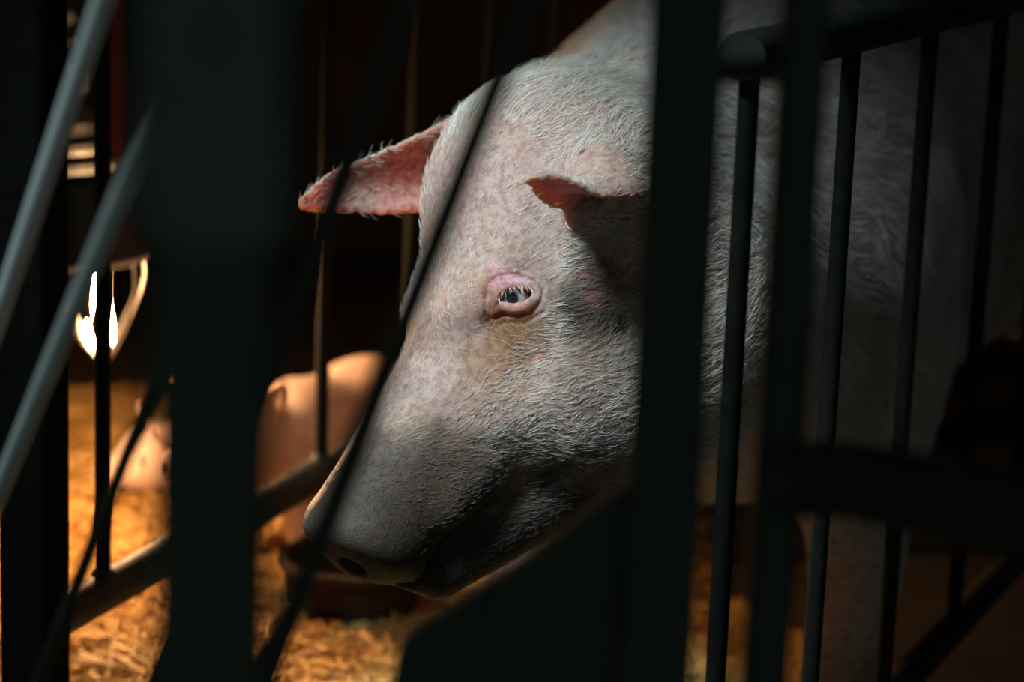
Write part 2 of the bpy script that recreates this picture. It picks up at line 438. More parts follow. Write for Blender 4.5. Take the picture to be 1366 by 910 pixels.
def sow_sdf(pw):
    q = w2h(pw); d = head_sdf(q)
    b = w2b(pw)
    # trunk in the body frame (x forward, y left, z up); shoulder near x=.38
    bs = b.copy(); bs[:, 1] = np.abs(bs[:, 1])
    d2 = sd_ell(b, (.28, 0, .50), (.36, .225, .27))
    d2 = smin(d2, sd_ell(b, (-.15, 0, .52), (.55, .245, .265)), .12)
    d2 = smin(d2, sd_ell(b, (-.62, 0, .53), (.30, .235, .265)), .12)
    d2 = smin(d2, sd_ell(bs, (.40, .150, .47), (.14, .085, .19)), .08)              # shoulder
    d2 = smin(d2, sd_ell(bs, (-.66, .13, .46), (.17, .11, .22)), .08)               # ham
    # legs
    for (x, el) in ((.40, .40), (-.72, .36)):
        knee = x + (.0 if x > 0 else -.05)
        d2 = smin(d2, sd_cone(bs, (x - .03, .165, el), (knee, .19, .20), .085, .042), .06)
        d2 = smin(d2, sd_cone(bs, (knee, .19, .20), (x + .0, .195, .075), .040, .034), .03)
        d2 = smin(d2, sd_cone(bs, (x + .005, .195, .07), (x + .03, .195, .028), .036, .030), .02)
        d2 = smax(d2, -(bs[:, 2] - .001), .004)
    # neck: two strands from the poll and the throat to the withers
    n1 = sd_cone(pw, h2w((-.11, 0, -.075)), b2w((.30, 0, .565)), .105, .19)
    n2 = sd_cone(pw, h2w((-.10, 0, -.16)), b2w((.34, 0, .47)), .10, .19)
    n3 = sd_cone(pw, h2w((-.135, 0, -.005)), b2w((.32, 0, .655)), .088, .135)        # crest
    d2 = smin(d2, smin(smin(n1, n2, .06), n3, .05), .10)
    return smin(d, d2, .055)

# bounds in world: work on a grid in the body frame to keep it small
def sow_sdf_b(pb): return sow_sdf(pb @ RB.T.astype(F32) + sow_org.astype(F32))
hb = np.array([RB.T @ (h2w(q) - sow_org) for q in ((.27, 0, -.06), (.1, .2, .1), (.1, -.2, .1), (-.1, .2, -.2), (-.1, -.2, 0), (.1, 0, .2))])
lo = np.array([-1.0, min(-.33, hb[:, 1].min() - .04), -.008]); hi = np.array([hb[:, 0].max() + .05, max(.33, hb[:, 1].max() + .04), .88])
V, FQ = surface_nets(sow_sdf_b, lo, hi, .0042)
V = V @ RB.T + sow_org
V = project(sow_sdf, V, 2)
# refine the head, and the eye once more
_m = bpy.data.meshes.new('tmp'); _m.from_pydata(V, [], FQ); bm = bmesh.new(); bm.from_mesh(_m); bpy.data.meshes.remove(_m)
EW = h2w(EYE_L)
for rad, in ((.058,), (.034,), (.0295,)):
    bm.faces.ensure_lookup_table()
    es = {e for f in bm.faces if np.linalg.norm(np.array(f.calc_center_median()) - EW) < rad for e in f.edges}
    before = set(bm.verts)
    bmesh.ops.subdivide_edges(bm, edges=list(es), cuts=1, use_grid_fill=True)
    bm.verts.ensure_lookup_table()
    vv = [v for v in bm.verts if np.linalg.norm(np.array(v.co) - EW) < rad + .01]
    P = project(sow_sdf, np.array([v.co[:] for v in vv]), 3, .002)
    for v, p in zip(vv, P): v.co = p
big = [f for f in bm.faces if len(f.verts) > 4]
if big: bmesh.ops.triangulate(bm, faces=big)
bmesh.ops.recalc_face_normals(bm, faces=bm.faces)
# keep the largest island only
sow_root = empty('sow', sow_org)
sow_root.rotation_euler = (0, 0, 0)
tag(sow_root, 'large pale sow with muddy snout standing in the steel crate', 'sow')
me = bpy.data.meshes.new('body'); bm.to_mesh(me); bm.free()
n = len(me.vertices); co = np.empty(n * 3); me.vertices.foreach_get('co', co); SV = co.reshape(-1, 3).copy()
me.vertices.foreach_set('co', (SV - sow_org).ravel()); me.update()
me.polygons.foreach_set('use_smooth', [True] * len(me.polygons))
nor = np.empty(n * 3); me.vertices.foreach_get('normal', nor); SN = nor.reshape(-1, 3)

# coat colour: pigment, dirt and some muzzle shade, placed by where they are on the body
HQ = w2h(SV.astype(F32)).astype(float)
pj = RWC.T @ (SV - CAM).T; PX = 683 + pj[0] / -pj[2] * FPX; PY = 455 - pj[1] / -pj[2] * FPX; DEP = -pj[2]
facing = (SN * (SV - CAM)).sum(1) < 0
def spot(px, py):
    m = facing & ((PX - px) ** 2 + (PY - py) ** 2 < 14 ** 2)
    if not m.any(): return None
    k = np.argmin(np.where(m, DEP, 9)); return SV[k]
def vnoise(P, s, seed=0):
    """smooth value noise"""
    r = np.random.default_rng(seed); T = r.random((32, 32, 32))
    q = P * s + 50; i = np.floor(q).astype(int); f = q - i; f = f * f * (3 - 2 * f); o = 0
    for a in (0, 1):
        for b in (0, 1):
            for c in (0, 1):
                w = (f[:, 0] if a else 1 - f[:, 0]) * (f[:, 1] if b else 1 - f[:, 1]) * (f[:, 2] if c else 1 - f[:, 2])
                o = o + w * T[(i[:, 0] + a) % 32, (i[:, 1] + b) % 32, (i[:, 2] + c) % 32]
    return o
def fbm(P, s, seed=0): return sum(vnoise(P, s * 2 ** k, seed + k) * .5 ** (k + 1) for k in range(4)) / .9375
base = np.tile(np.array([.45, .335, .29]), (n, 1))
def mix(c, w, mul=1.0):
    global base
    w = np.clip(w, 0, 1)[:, None] * mul; base = base * (1 - w) + np.array(c) * w
mix((.52, .30, .29), fbm(SV, 22, 3) * 1.6 - .5, .7)
mix((.36, .24, .17), fbm(SV, 14, 9) * 2.4 - 1.1, .6)
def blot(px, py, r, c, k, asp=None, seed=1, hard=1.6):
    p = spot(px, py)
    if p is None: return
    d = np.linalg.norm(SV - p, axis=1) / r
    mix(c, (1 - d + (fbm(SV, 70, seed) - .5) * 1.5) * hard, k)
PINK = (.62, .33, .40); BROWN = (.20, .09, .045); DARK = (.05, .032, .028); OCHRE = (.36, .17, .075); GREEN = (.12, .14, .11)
blot(682, 392, .026, PINK, .85)
blot(672, 372, .013, PINK, .9); blot(700, 412, .012, PINK, .9)
blot(660, 432, .014, (.16, .06, .03), .95, seed=4); blot(676, 448, .026, OCHRE, .6, seed=5)
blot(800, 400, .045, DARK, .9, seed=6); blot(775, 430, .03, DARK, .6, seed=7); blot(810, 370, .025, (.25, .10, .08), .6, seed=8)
blot(790, 480, .04, BROWN, .45, seed=9); blot(660, 480, .04, OCHRE, .55, seed=10); blot(700, 470, .03, OCHRE, .6, seed=11)
blot(640, 380, .02, OCHRE, .5, seed=12); blot(555, 440, .03, BROWN, .5, seed=13); blot(520, 560, .04, (.42, .25, .17), .5, seed=14)
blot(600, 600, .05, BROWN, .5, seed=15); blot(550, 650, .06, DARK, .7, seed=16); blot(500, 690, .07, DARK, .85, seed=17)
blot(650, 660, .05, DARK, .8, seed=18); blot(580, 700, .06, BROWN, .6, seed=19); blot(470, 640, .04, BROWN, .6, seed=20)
fb = fbm(SV, 34, 33)
mud_shade = np.clip(HQ[:, 0] / .10 - .90 + (fb - .5) * 1.3, 0, 1); mix((.085, .055, .042), mud_shade * (HQ[:, 0] > .05), .92)  # muzzle mud, deepened towards the snout to carry shade as well
mix((.055, .036, .028), np.clip((-.098 - HQ[:, 2]) / .03, 0, 1) * np.clip((HQ[:, 0] - .01) / .07, 0, 1) * (fb * 1.2 + .3) * (HQ[:, 0] < .3), .88)  # lower jaw: mud stain, with shade put into its dark colour
blot(770, 190, .006, (.03, .02, .02), 1, seed=21)
x = HQ[:, 0]                                                   # snout disc: wet, slate
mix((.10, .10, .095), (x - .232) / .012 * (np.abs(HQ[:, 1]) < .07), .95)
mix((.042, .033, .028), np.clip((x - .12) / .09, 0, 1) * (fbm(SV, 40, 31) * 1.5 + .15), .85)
# flanks and legs: grubby
B = (SV - sow_org) @ RB
mix((.30, .25, .17), np.clip((.34 - B[:, 0]) / .2, 0, 1) * (fbm(SV, 9, 40) * 1.5 - .2), .8)
mix((.20, .15, .11), np.clip((.22 - SV[:, 2]) / .2, 0, 1) * (fbm(SV, 20, 41) * 1.8 - .4) * (x < -.3), .7)
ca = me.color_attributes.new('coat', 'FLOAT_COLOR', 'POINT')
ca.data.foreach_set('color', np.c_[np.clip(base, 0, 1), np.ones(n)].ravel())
def skin_mat(name, attr='coat', rough=.55):
    m, nt, b = material(name)
    a = nt.nodes.new('ShaderNodeAttribute'); a.attribute_name = attr
    f = noise(nt, 160, 5, .65)
    mx = nt.nodes.new('ShaderNodeMix'); mx.data_type = 'RGBA'; mx.blend_type = 'MULTIPLY'; mx.inputs['Factor'].default_value = .65
    nt.links.new(a.outputs['Color'], mx.inputs['A']); nt.links.new(ramp(nt, f, [(.34, (.42, .26, .22)), (.58, (1, 1, 1))]), mx.inputs['B'])
    nt.links.new(mx.outputs['Result'], b.inputs['Base Color'])
    b.inputs['Roughness'].default_value = rough; b.inputs['Specular IOR Level'].default_value = .18
    th = nt.nodes.new('ShaderNodeAttribute'); th.attribute_name = 'ear'
    for nm, a0, a1 in (('Subsurface Weight', .2, .9), ('Subsurface Scale', .005, .030)):
        mr = nt.nodes.new('ShaderNodeMapRange'); mr.inputs['To Min'].default_value = a0; mr.inputs['To Max'].default_value = a1
        nt.links.new(th.outputs['Fac'], mr.inputs['Value']); nt.links.new(mr.outputs['Result'], b.inputs[nm])
    b.inputs['Subsurface Radius'].default_value = (1.0, .35, .2)
    bump(nt, b, noise(nt, 420, 3, .6), .6, .0014)
    return m
MAT_SKIN = skin_mat('sow_skin')
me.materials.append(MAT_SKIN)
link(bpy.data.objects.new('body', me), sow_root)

# eyeball with iris and pupil as colour on the sphere, wet cornea
def eye_mat():
    m, nt, b = material('eye_wet')
    tc = nt.nodes.new('ShaderNodeTexCoord'); sx = nt.nodes.new('ShaderNodeSeparateXYZ'); nt.links.new(tc.outputs['Object'], sx.inputs[0])
    mr = nt.nodes.new('ShaderNodeMapRange'); mr.inputs['From Min'].default_value = 1.0; mr.inputs['From Max'].default_value = .70
    dv = nt.nodes.new('ShaderNodeMath'); dv.operation = 'DIVIDE'; dv.inputs[1].default_value = EYE_R
    nt.links.new(sx.outputs['Z'], dv.inputs[0]); nt.links.new(dv.outputs[0], mr.inputs['Value'])
    c = ramp(nt, mr.outputs['Result'], [(0, (.006, .008, .010)), (.20, (.008, .010, .013)), (.25, (.22, .29, .34)), (.50, (.50, .58, .62)), (.58, (.20, .22, .25)), (.68, (.66, .50, .52)), (1, (.62, .38, .42))])
    nt.links.new(c, b.inputs['Base Color']); b.inputs['Roughness'].default_value = .06; b.inputs['Coat Weight'].default_value = .6
    return m
em = MB(); prof = [(EYE_R * math.sin(math.pi * k / 20) + (1e-5 if k in (0, 20) else 0), EYE_R * math.cos(math.pi * k / 20)) for k in range(21)]
em.lathe((0, 0, 0), prof[::-1], 32)
eo = em.build('eyeball', eye_mat(), None, autosmooth=0); eo.parent = sow_root
gaze = RWC @ np.array([-.05, -.10, 1.0]); gaze /= np.linalg.norm(gaze)
eo.location = Vector(h2w(EYE_C) - sow_org); eo.rotation_euler = Vector(gaze).to_track_quat('Z', 'Y').to_euler()

# ------------------------------------------------------------------ bristles of the sow
def tri_sample(me_v, polys, weight, count):
    tri = []
    for f in polys:
        tri.append((f[0], f[1], f[2]))
        if len(f) == 4: tri.append((f[0], f[2], f[3]))
    T = np.array(tri); A, Bv, C = me_v[T[:, 0]], me_v[T[:, 1]], me_v[T[:, 2]]
    ar = np.linalg.norm(np.cross(Bv - A, C - A), axis=1) * weight[T].mean(1)
    k = rng.choice(len(T), count, p=ar / ar.sum()); u, v = rng.random(count), rng.random(count)
    s = u + v > 1; u[s] = 1 - u[s]; v[s] = 1 - v[s]
    w = np.stack([1 - u - v, u, v], 1)
    return T[k], w
polys = [list(p.vertices) for p in me.polygons]
inview = (PX > 360) & (PX < 1420) & (PY > -60) & (PY < 960)
face_to = (SN * (CAM - SV)).sum(1) / np.linalg.norm(CAM - SV, axis=1) > -.35
de = np.linalg.norm(SV - EW, axis=1)
eb = (HQ - EYE_L) @ np.stack([ET, EB, EN], 1)
bare = np.clip((np.sqrt(((eb[:, 0] - .002) / .027) ** 2 + (eb[:, 1] / .0185) ** 2) - .85) / .35, 0, 1)
wt = np.where(inview & face_to, 1.0, 0.0) * bare
wt *= np.clip((.225 - x) / .10, .0, 1)
inear = np.zeros(n)
for (b_, dv_) in ((EAR_BASE_L, EAR_DIR_L), (EAR_BASE_R, EAR_DIR_R)):
    r_ = HQ - np.array(b_); inear = np.maximum(inear, ((r_ @ np.array(dv_) > .045) & (np.linalg.norm(r_, axis=1) < .26) & (HQ[:, 2] > -.02)).astype(float))
wt *= np.where(inear > .5, .22, 1.0)
ea = me.attributes.new('ear', 'FLOAT', 'POINT'); ea.data.foreach_set('value', inear.astype(F32))
wt *= np.where(B[:, 0] < .30, .45, 1.0)
T, Wt = tri_sample(SV, polys, wt, 150000)
root = (SV[T] * Wt[:, :, None]).sum(1); nn = (SN[T] * Wt[:, :, None]).sum(1); nn /= np.linalg.norm(nn, axis=1, keepdims=True)
colr = (base[T] * Wt[:, :, None]).sum(1); earw = (inear[T] * Wt).sum(1)
hq = w2h(root.astype(F32)).astype(float)
back_face = -RH[:, 0] * 1.0 - RH[:, 2] * .35                   # away from the snout
back_body = AX * .8 + np.array([0, 0, -.55])
k = np.clip((-.10 - hq[:, 0]) / .12, 0, 1)[:, None]
flow = back_face * (1 - k) + back_body * k
away = root - h2w(EYE_L + np.array([.01, 0, -.005])); dl = np.linalg.norm(away, axis=1, keepdims=True)
flow = flow + away / dl * np.exp(-(dl / .05) ** 2) * .8
swirl = np.stack([fbm(root, 26, 50 + i) - .5 for i in range(3)], 1) * 2.0
flow = flow + swirl + rng.normal(0, .22, root.shape)
flow -= nn * (flow * nn).sum(1, keepdims=True); flow /= np.maximum(np.linalg.norm(flow, axis=1, keepdims=True), 1e-6)
cnt = len(root)
ln = rng.uniform(.007, .0155, cnt) * (1 + 1.1 * k[:, 0]) * np.clip(1.05 - hq[:, 0] * 2.6, .4, 1.1) * np.where(earw > .5, .8, 1)
lift = rng.uniform(.16, .48, cnt)[:, None] * (1 + .35 * k)
NP = 4; P = np.empty((cnt, NP, 3))
for i in range(NP):
    t = i / (NP - 1)
    P[:, i] = root + ln[:, None] * t * (flow * (1 - .18 * t * lift) + nn * lift * (1 - .62 * t)) + (rng.normal(0, .0003, root.shape) if i > 1 else 0)
P[:, 0] -= nn * .0006
hc = bpy.data.hair_curves.new('bristles'); hc.add_curves([NP] * cnt)
hc.attributes['position'].data.foreach_set('vector', (P - sow_org).astype(F32).ravel())
ra = hc.attributes.get('radius') or hc.attributes.new('radius', 'FLOAT', 'POINT')
rad = np.tile(np.array([1.0, .95, .75, .25]), (cnt, 1)) * rng.uniform(.00009, .00019, cnt)[:, None]
ra.data.foreach_set('value', rad.astype(F32).ravel())
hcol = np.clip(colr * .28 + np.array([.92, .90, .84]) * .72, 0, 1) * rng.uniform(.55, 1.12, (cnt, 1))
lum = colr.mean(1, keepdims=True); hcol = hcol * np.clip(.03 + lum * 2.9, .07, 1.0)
cc = hc.attributes.new('coat', 'FLOAT_COLOR', 'POINT')
cc.data.foreach_set('color', np.repeat(np.c_[np.clip(hcol, 0, 1), np.ones(cnt)], NP, 0).astype(F32).ravel())
def hair_mat():
    m, nt, b = material('pale_bristle')
    a = nt.nodes.new('ShaderNodeAttribute'); a.attribute_name = 'coat'
    nt.links.new(a.outputs['Color'], b.inputs['Base Color']); b.inputs['Roughness'].default_value = .42
    b.inputs['Specular IOR Level'].default_value = .15
    return m
MAT_HAIR = hair_mat(); hc.materials.append(MAT_HAIR)
# pale lashes hanging from the upper lid
NL = 26; lp = np.empty((NL, NP, 3))
for i in range(NL):
    u_ = rng.uniform(0.12, .97) * 5 - 1e-6; a_ = int(u_); f_ = u_ - a_; q0 = np.array(LID_UP[a_]) * (1 - f_) + np.array(LID_UP[min(a_ + 1, 5)]) * f_
    L_ = rng.uniform(.007, .0135); sx_ = -(q0[0]) * .3 + rng.normal(0, .28) - .2
    for j in range(NP):
        t_ = j / (NP - 1); lp[i, j] = h2w(epos(q0[0] + L_ * t_ * sx_, q0[1] - .001 - L_ * t_ * .72, q0[2] + .002 + L_ * t_ * (.75 - .35 * t_)))
lc = bpy.data.hair_curves.new('eyelashes'); lc.add_curves([NP] * NL)
lc.attributes['position'].data.foreach_set('vector', (lp - sow_org).astype(F32).ravel())
lr_ = lc.attributes.get('radius') or lc.attributes.new('radius', 'FLOAT', 'POINT'); lr_.data.foreach_set('value', np.tile([.00014, .00013, .0001, .00004], NL).astype(F32))
lcc = lc.attributes.new('coat', 'FLOAT_COLOR', 'POINT'); lcc.data.foreach_set('color', np.tile([.85, .80, .70, 1], NL * NP).astype(F32))
lc.materials.append(MAT_HAIR); tag(link(bpy.data.objects.new('eyelashes', lc), sow_root), 'pale eyelashes', kind='stuff')
ho = link(bpy.data.objects.new('bristles', hc), sow_root); tag(ho, 'fine pale bristles over the face and neck', kind='stuff')

# ------------------------------------------------------------------ straw bedding
def straw():
    nx, ny = 110, 120; gx = np.linspace(-1.7, .40, nx); gy = np.linspace(1.95, 3.9, ny)
    G = np.stack(np.meshgrid(gx, gy, indexing='ij'), -1).reshape(-1, 2)
    P3 = np.c_[G, np.zeros(len(G))]
    hgt = .004 + .030 * fbm(P3, 6, 70) * np.clip(1 - (G[:, 0] + .1) / .5, .15, 1)
    edge = np.minimum.reduce([G[:, 0] + 1.7, 0.40 - G[:, 0], G[:, 1] - 1.95, 3.9 - G[:, 1]]) - .32 * fbm(P3, 5, 75) + .02; hgt *= np.clip(edge / .15, 0, 1)
    V = np.c_[G, hgt + .001]
    i = np.arange((nx - 1) * (ny - 1)); a = (i // (ny - 1)) * ny + i % (ny - 1)
    F = np.stack([a, a + ny, a + ny + 1, a + 1], 1); F = F[edge[F].max(1) > 0].tolist()
    N = 21000
    X = -1.6 + 1.85 * rng.random(N) ** .9; Y = 2.0 + 1.75 * rng.random(N) ** 1.15
    ix = np.clip(((X + 1.7) / 2.10 * (nx - 1)).astype(int), 0, nx - 1); iy = np.clip(((Y - 1.95) / 1.95 * (ny - 1)).astype(int), 0, ny - 1)
    Z = hgt[ix * ny + iy] + rng.uniform(0, .014, N)
    an = rng.uniform(0, math.pi, N); tl = rng.normal(0, .14, N); L = rng.uniform(.03, .12, N) / 2; R = rng.uniform(.0009, .0021, N)
    d = np.stack([np.cos(an) * np.cos(tl), np.sin(an) * np.cos(tl), np.sin(tl)], 1); sd = np.stack([-np.sin(an), np.cos(an), 0 * an], 1)
    up = np.cross(d, sd); c = np.stack([X, Y, Z + .003], 1)
    ring = [sd * R[:, None], (-.5 * sd + .87 * up) * R[:, None], (-.5 * sd - .87 * up) * R[:, None]]
    S = np.stack([c - d * L[:, None] + r for r in ring] + [c + d * L[:, None] + r for r in ring], 1)
    S[:, :, 2] = np.maximum(S[:, :, 2], .001)
    o = len(V); q = np.array([[0, 1, 4, 3], [1, 2, 5, 4], [2, 0, 3, 5]])
    F2 = (o + 6 * np.arange(N)[:, None, None] + q[None]).reshape(-1, 4).tolist()
    ob = mesh_obj('straw_bedding', np.r_[V, S.reshape(-1, 3)], F + F2, MAT_STRAW_BED)
    ob.data.materials.append(MAT_STRAW)
    mi = np.zeros(len(ob.data.polygons), np.int32); mi[len(F):] = 1; ob.data.polygons.foreach_set('material_index', mi)
    at_ = ob.data.attributes.new('tone', 'FLOAT', 'POINT')
    at_.data.foreach_set('value', np.r_[np.full(o, .5), np.repeat(rng.random(N), 6)].astype(F32))
    tag(ob, 'loose golden straw spread over the pen floor', 'straw', kind='stuff')
straw()

# ------------------------------------------------------------------ far side panel of the crate
FA = at_z(146, 785, .2); FB = at_z(420, 636, .2); FD = (FB - FA) / np.linalg.norm(FB - FA); FN = np.array([FD[1], -FD[0], 0])
r0 = FA - FD * .132
p = empty('crate_panel', (r0[0], r0[1], 0)); tag(p, 'steel crate panel of thin upright rods behind the sow, beside the straw', 'crate panel')
MB().bar((*r0[:2], 0), (*r0[:2], 1.15), .050, .050, FD).build('post', MAT_BLACK, p)  # this end post is near black, unlike the other one
e1 = FA + FD * 1.55
MB().bar((*e1[:2], 0), (*e1[:2], 1.15), .050, .050, FD).build('post', MAT_PAINT, p)
MB().tube([r0, e1], .0195, 20).build('rail', MAT_RAIL, p)
MB().tube([r0 + (0, 0, .87), e1 + (0, 0, .87)], .0195, 20).build('rail', MAT_RAIL, p)
for k in range(7):
    c = FA + FD * (-.012 + .24 * k)
    o = MB().tube([(*c[:2], .212), (*c[:2], 1.06)], .0078, 12).build('rod', MAT_ROD, p)
    MB().lathe((*c[:2], .210), [(.0001, .016), (.009, .014), (.0125, .008), (.014, .0), (.013, -.006)], 12).build('weld_bead', MAT_RAIL, o, origin=(p.location))
for k in range(46):                                              # crusts of dried muck stuck along the rail
    t_ = rng.uniform(-.02, .75); a_ = rng.uniform(-.9, 1.2); c = FA + FD * t_ + (FN * math.sin(a_) + np.array([0, 0, math.cos(a_)])) * .0195
    r_ = rng.uniform(.0008, .0028)
    if k == 0: crust = MB()
    crust.lathe(c, [(.0001, -r_), (r_ * .9, -r_ * .4), (r_, .2 * r_), (r_ * .5, r_ * .8), (.0001, r_)], 6, axis=(rng.normal(), rng.normal(), 1))
tag(crust.build('muck_crust', MAT_CONC, p, smooth=False), kind='stuff')

# ------------------------------------------------------------------ near side panel of the crate
NT = -.60; s0, s1 = 1.70, 3.72
g0 = crate(s0, NT, 0)
p = empty('crate_panel', g0); tag(p, 'steel crate panel of upright rods along the flank of the sow', 'crate panel')
ztop = .785
MB().tube([crate(s0 - .02, NT, ztop), crate(s1, NT, ztop)], .0185, 20).build('rail', MAT_RAIL, p)
MB().tube([crate(s0 - .02, NT, .11), crate(s1, NT, .11)], .0165, 20).build('rail', MAT_RAIL, p)
for s_ in (s0, 1.95, 2.19, 2.455, 2.70, 2.95, 3.20, 3.45):
    c = crate(s_, NT, 0)
    MB().tube([(*c[:2], .11), (*c[:2], ztop)], .0080, 12).build('rod', MAT_ROD, p)
for s_ in (s0 - .012, s1):
    c = crate(s_, NT, 0)
    MB().tube([(*c[:2], 0), (*c[:2], .12)], .012, 12).build('foot', MAT_ROD, p)

# ------------------------------------------------------------------ gate frame with plate
gp = at(897, 455, 1.25); hp = at(1048, 455, 1.25); RT = hp - gp; RT[2] = 0; RT /= np.linalg.norm(RT)
p = empty('feeder_frame', (gp[0], gp[1], 0)); tag(p, 'dark green steel feeder frame with a sloping side plate below the sow jaw', 'feeder frame')
vs_ = np.cross(gp - CAM, (0, 0, 1.0))
MB().bar((*gp[:2], 0), (*gp[:2], 1.3), .0375, .0375, vs_).build('post', MAT_PAINT, p)
MB().tube([(*hp[:2], 0), (*hp[:2], 1.3)], .0125, 20).build('upright_tube', MAT_PAINT, p)
c1 = at(946, 97, 1.25); c2 = at(1050, 95, 1.25)
MB().tube([c1 - RT * .02, c2], .0065, 12).build('cross_bar', MAT_PAINT, p)
a1 = at(1046, 640, 1.25); a2 = at(1130, 640, 1.22); a3 = at(1460, 707, 1.02)
MB().tube([a1, a2, a3], .0195, 20).build('arm_tube', MAT_PAINT, p)
MB().tube([(*a3[:2], 0), (*a3[:2], a3[2] + .2)], .0125, 20).build('upright_tube', MAT_PAINT, p)
pn = np.cross(RT, (0, 0, 1.0))
poly = [at_plane(x_, y_, gp, pn) for x_, y_ in ((905, 600), (838, 648), (800, 674), (740, 718), (690, 756), (600, 812), (548, 842), (532, 864), (522, 920))]
lowz = .0; poly += [np.array([poly[-1][0], poly[-1][1], lowz]), np.array([gp[0], gp[1], lowz])]
MB().prism(poly, pn * -.012).build('side_plate', MAT_PAINT, p, autosmooth=20)

# ------------------------------------------------------------------ gate of slanted bars
ga = at(570, 350, 1.10); gb = at(20, 350, 1.50); GD = gb - ga; GD[2] = 0; GD /= np.linalg.norm(GD); GN = np.cross(GD, (0, 0, 1.0))
p = empty('bar_gate', (ga[0], ga[1], 0)); tag(p, 'gate of parallel slanted steel bars, two of them coloured lighter as if lit, before the straw pen', 'gate')
def zline(x350, slope, z):
    a_ = at_plane(x350 - slope * 350, 0, ga, GN); b_ = at_plane(x350 + slope * 560, 910, ga, GN)
    return a_ + (b_ - a_) * ((z - a_[2]) / (b_[2] - a_[2]))
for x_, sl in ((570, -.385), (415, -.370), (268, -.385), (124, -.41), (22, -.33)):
    MB().tube([zline(x_, sl, .14), zline(x_, sl, 1.12)], .0062 if x_ != 268 else .0046, 12).build('slanted_bar', MAT_GALV_LITBAR if x_ < 200 else MAT_GATE, p)  # the two left bars get a lighter colour so they look lit
L0 = zline(22, -.35, .14); L1 = zline(570, -.385, 1.12)
ea = ga + GD * 1.3; eb_ = ga - GD * .16
for z_ in (.14, 1.12):
    MB().tube([(*ea[:2], z_), (*eb_[:2], z_)], .015, 16).build('rail', MAT_PAINT, p)
MB().bar((*ea[:2], 0), (*ea[:2], 1.2), .04, .04, GD).build('post', MAT_PAINT, p)

# ------------------------------------------------------------------ telescopic post
tp = at(286, 455, .80); TS = RWC @ np.array([1.0, 0, 0]); TS[2] = 0
p = empty('telescopic_post', (tp[0], tp[1], 0)); tag(p, 'thick square telescopic post with a wider sleeve at the top', 'post')
zs = at(288, 300, .80)[2]
MB().bar((*tp[:2], 0), (*tp[:2], zs + .02), .0385, .0385, TS).build('tube', MAT_PAINT, p)
sl_ = MB().bar((*tp[:2], zs), (*tp[:2], 1.45), .0485, .0485, TS, .006).build('sleeve', MAT_SLEEVE, p)
MB().bar((*tp[:2], 0), (*tp[:2], .006), .11, .11, TS).build('foot_plate', MAT_PAINT, p)
bx = tp + np.array([0, -.026, 0])
MB().lathe((bx[0], bx[1], 1.1), [(.0001, .008), (.008, .008), (.009, 0), (.009, -.004)], 6, axis=(0, -1, 0)).build('bolt', MAT_GALV_LITBAR, p)

# ------------------------------------------------------------------ heat lamp
LD = 2.84; LS = .948; lr = at(124, 347, LD)                                 # middle of the rim
LA = np.array([-.10, 0, 1.0]); LA /= np.linalg.norm(LA)
sc_ = lambda pr: [(a_ * LS, b_ * LS) for a_, b_ in pr]
p = empty('heat_lamp', lr); tag(p, 'hanging heat lamp with slotted tin shade and strap guard, glowing orange', 'heat lamp')
prof = [(.070, 0), (.068, .010), (.060, .040), (.052, .075), (.046, .098), (.0425, .113), (.0405, .121), (.0375, .136), (.0355, .144), (.0315, .160), (.0295, .168), (.020, .196), (.012, .212)]
SEG = 36
def lamp_skip(i, k): return i in (5, 7, 9) and ((k + 4) % 9) != 0
shade = MB().lathe(lr, sc_(prof), SEG, axis=LA, skip=lamp_skip).build('shade', MAT_SHADE, p)
md = shade.modifiers.new('thickness', 'SOLIDIFY'); md.thickness = .0012; md.offset = 1
rm = MB().lathe(lr, sc_([(.0715, -.002), (.073, .002), (.0715, .006), (.0695, .002), (.0715, -.002)]), SEG, axis=LA).build('rim', MAT_GALV_LITBAR, p)
sock = MB().lathe(lr + LA * .205 * LS, sc_([(.0001, .035), (.013, .034), (.015, .028), (.015, 0), (.012, -.012)]), 20, axis=LA).build('socket_cap', MAT_GALV_LITBAR, p)
bprof = [(.0001, -.112), (.010, -.110), (.015, -.104), (.0165, -.090), (.0155, -.070), (.0135, -.040), (.0125, -.010), (.012, .02), (.012, .06), (.0001, .061)]
bulb = MB().lathe(lr, sc_(bprof), 24, axis=LA).build('bulb', MAT_BULB, p, autosmooth=0)
hub = lr - LA * .122 * LS
sd_ = bpy.data.lights.new('bulb_beam', 'SPOT'); sd_.energy = 10; sd_.color = (1.0, .53, .23); sd_.spot_size = math.radians(172); sd_.spot_blend = .35; sd_.shadow_soft_size = .012
so_ = bpy.data.objects.new('bulb_beam', sd_); link(so_, p); so_.location = Vector(-LA * .130 * LS); so_.rotation_euler = Vector(-LA).to_track_quat('-Z', 'Y').to_euler()
MB().lathe(hub, [(.0001, .004), (.011, .003), (.012, 0), (.011, -.003), (.0001, -.004)], 20, axis=LA).build('guard_hub', MAT_GUARD, p)
ux = np.cross((0, 1, 0), LA); ux /= np.linalg.norm(ux); uy = np.cross(LA, ux)
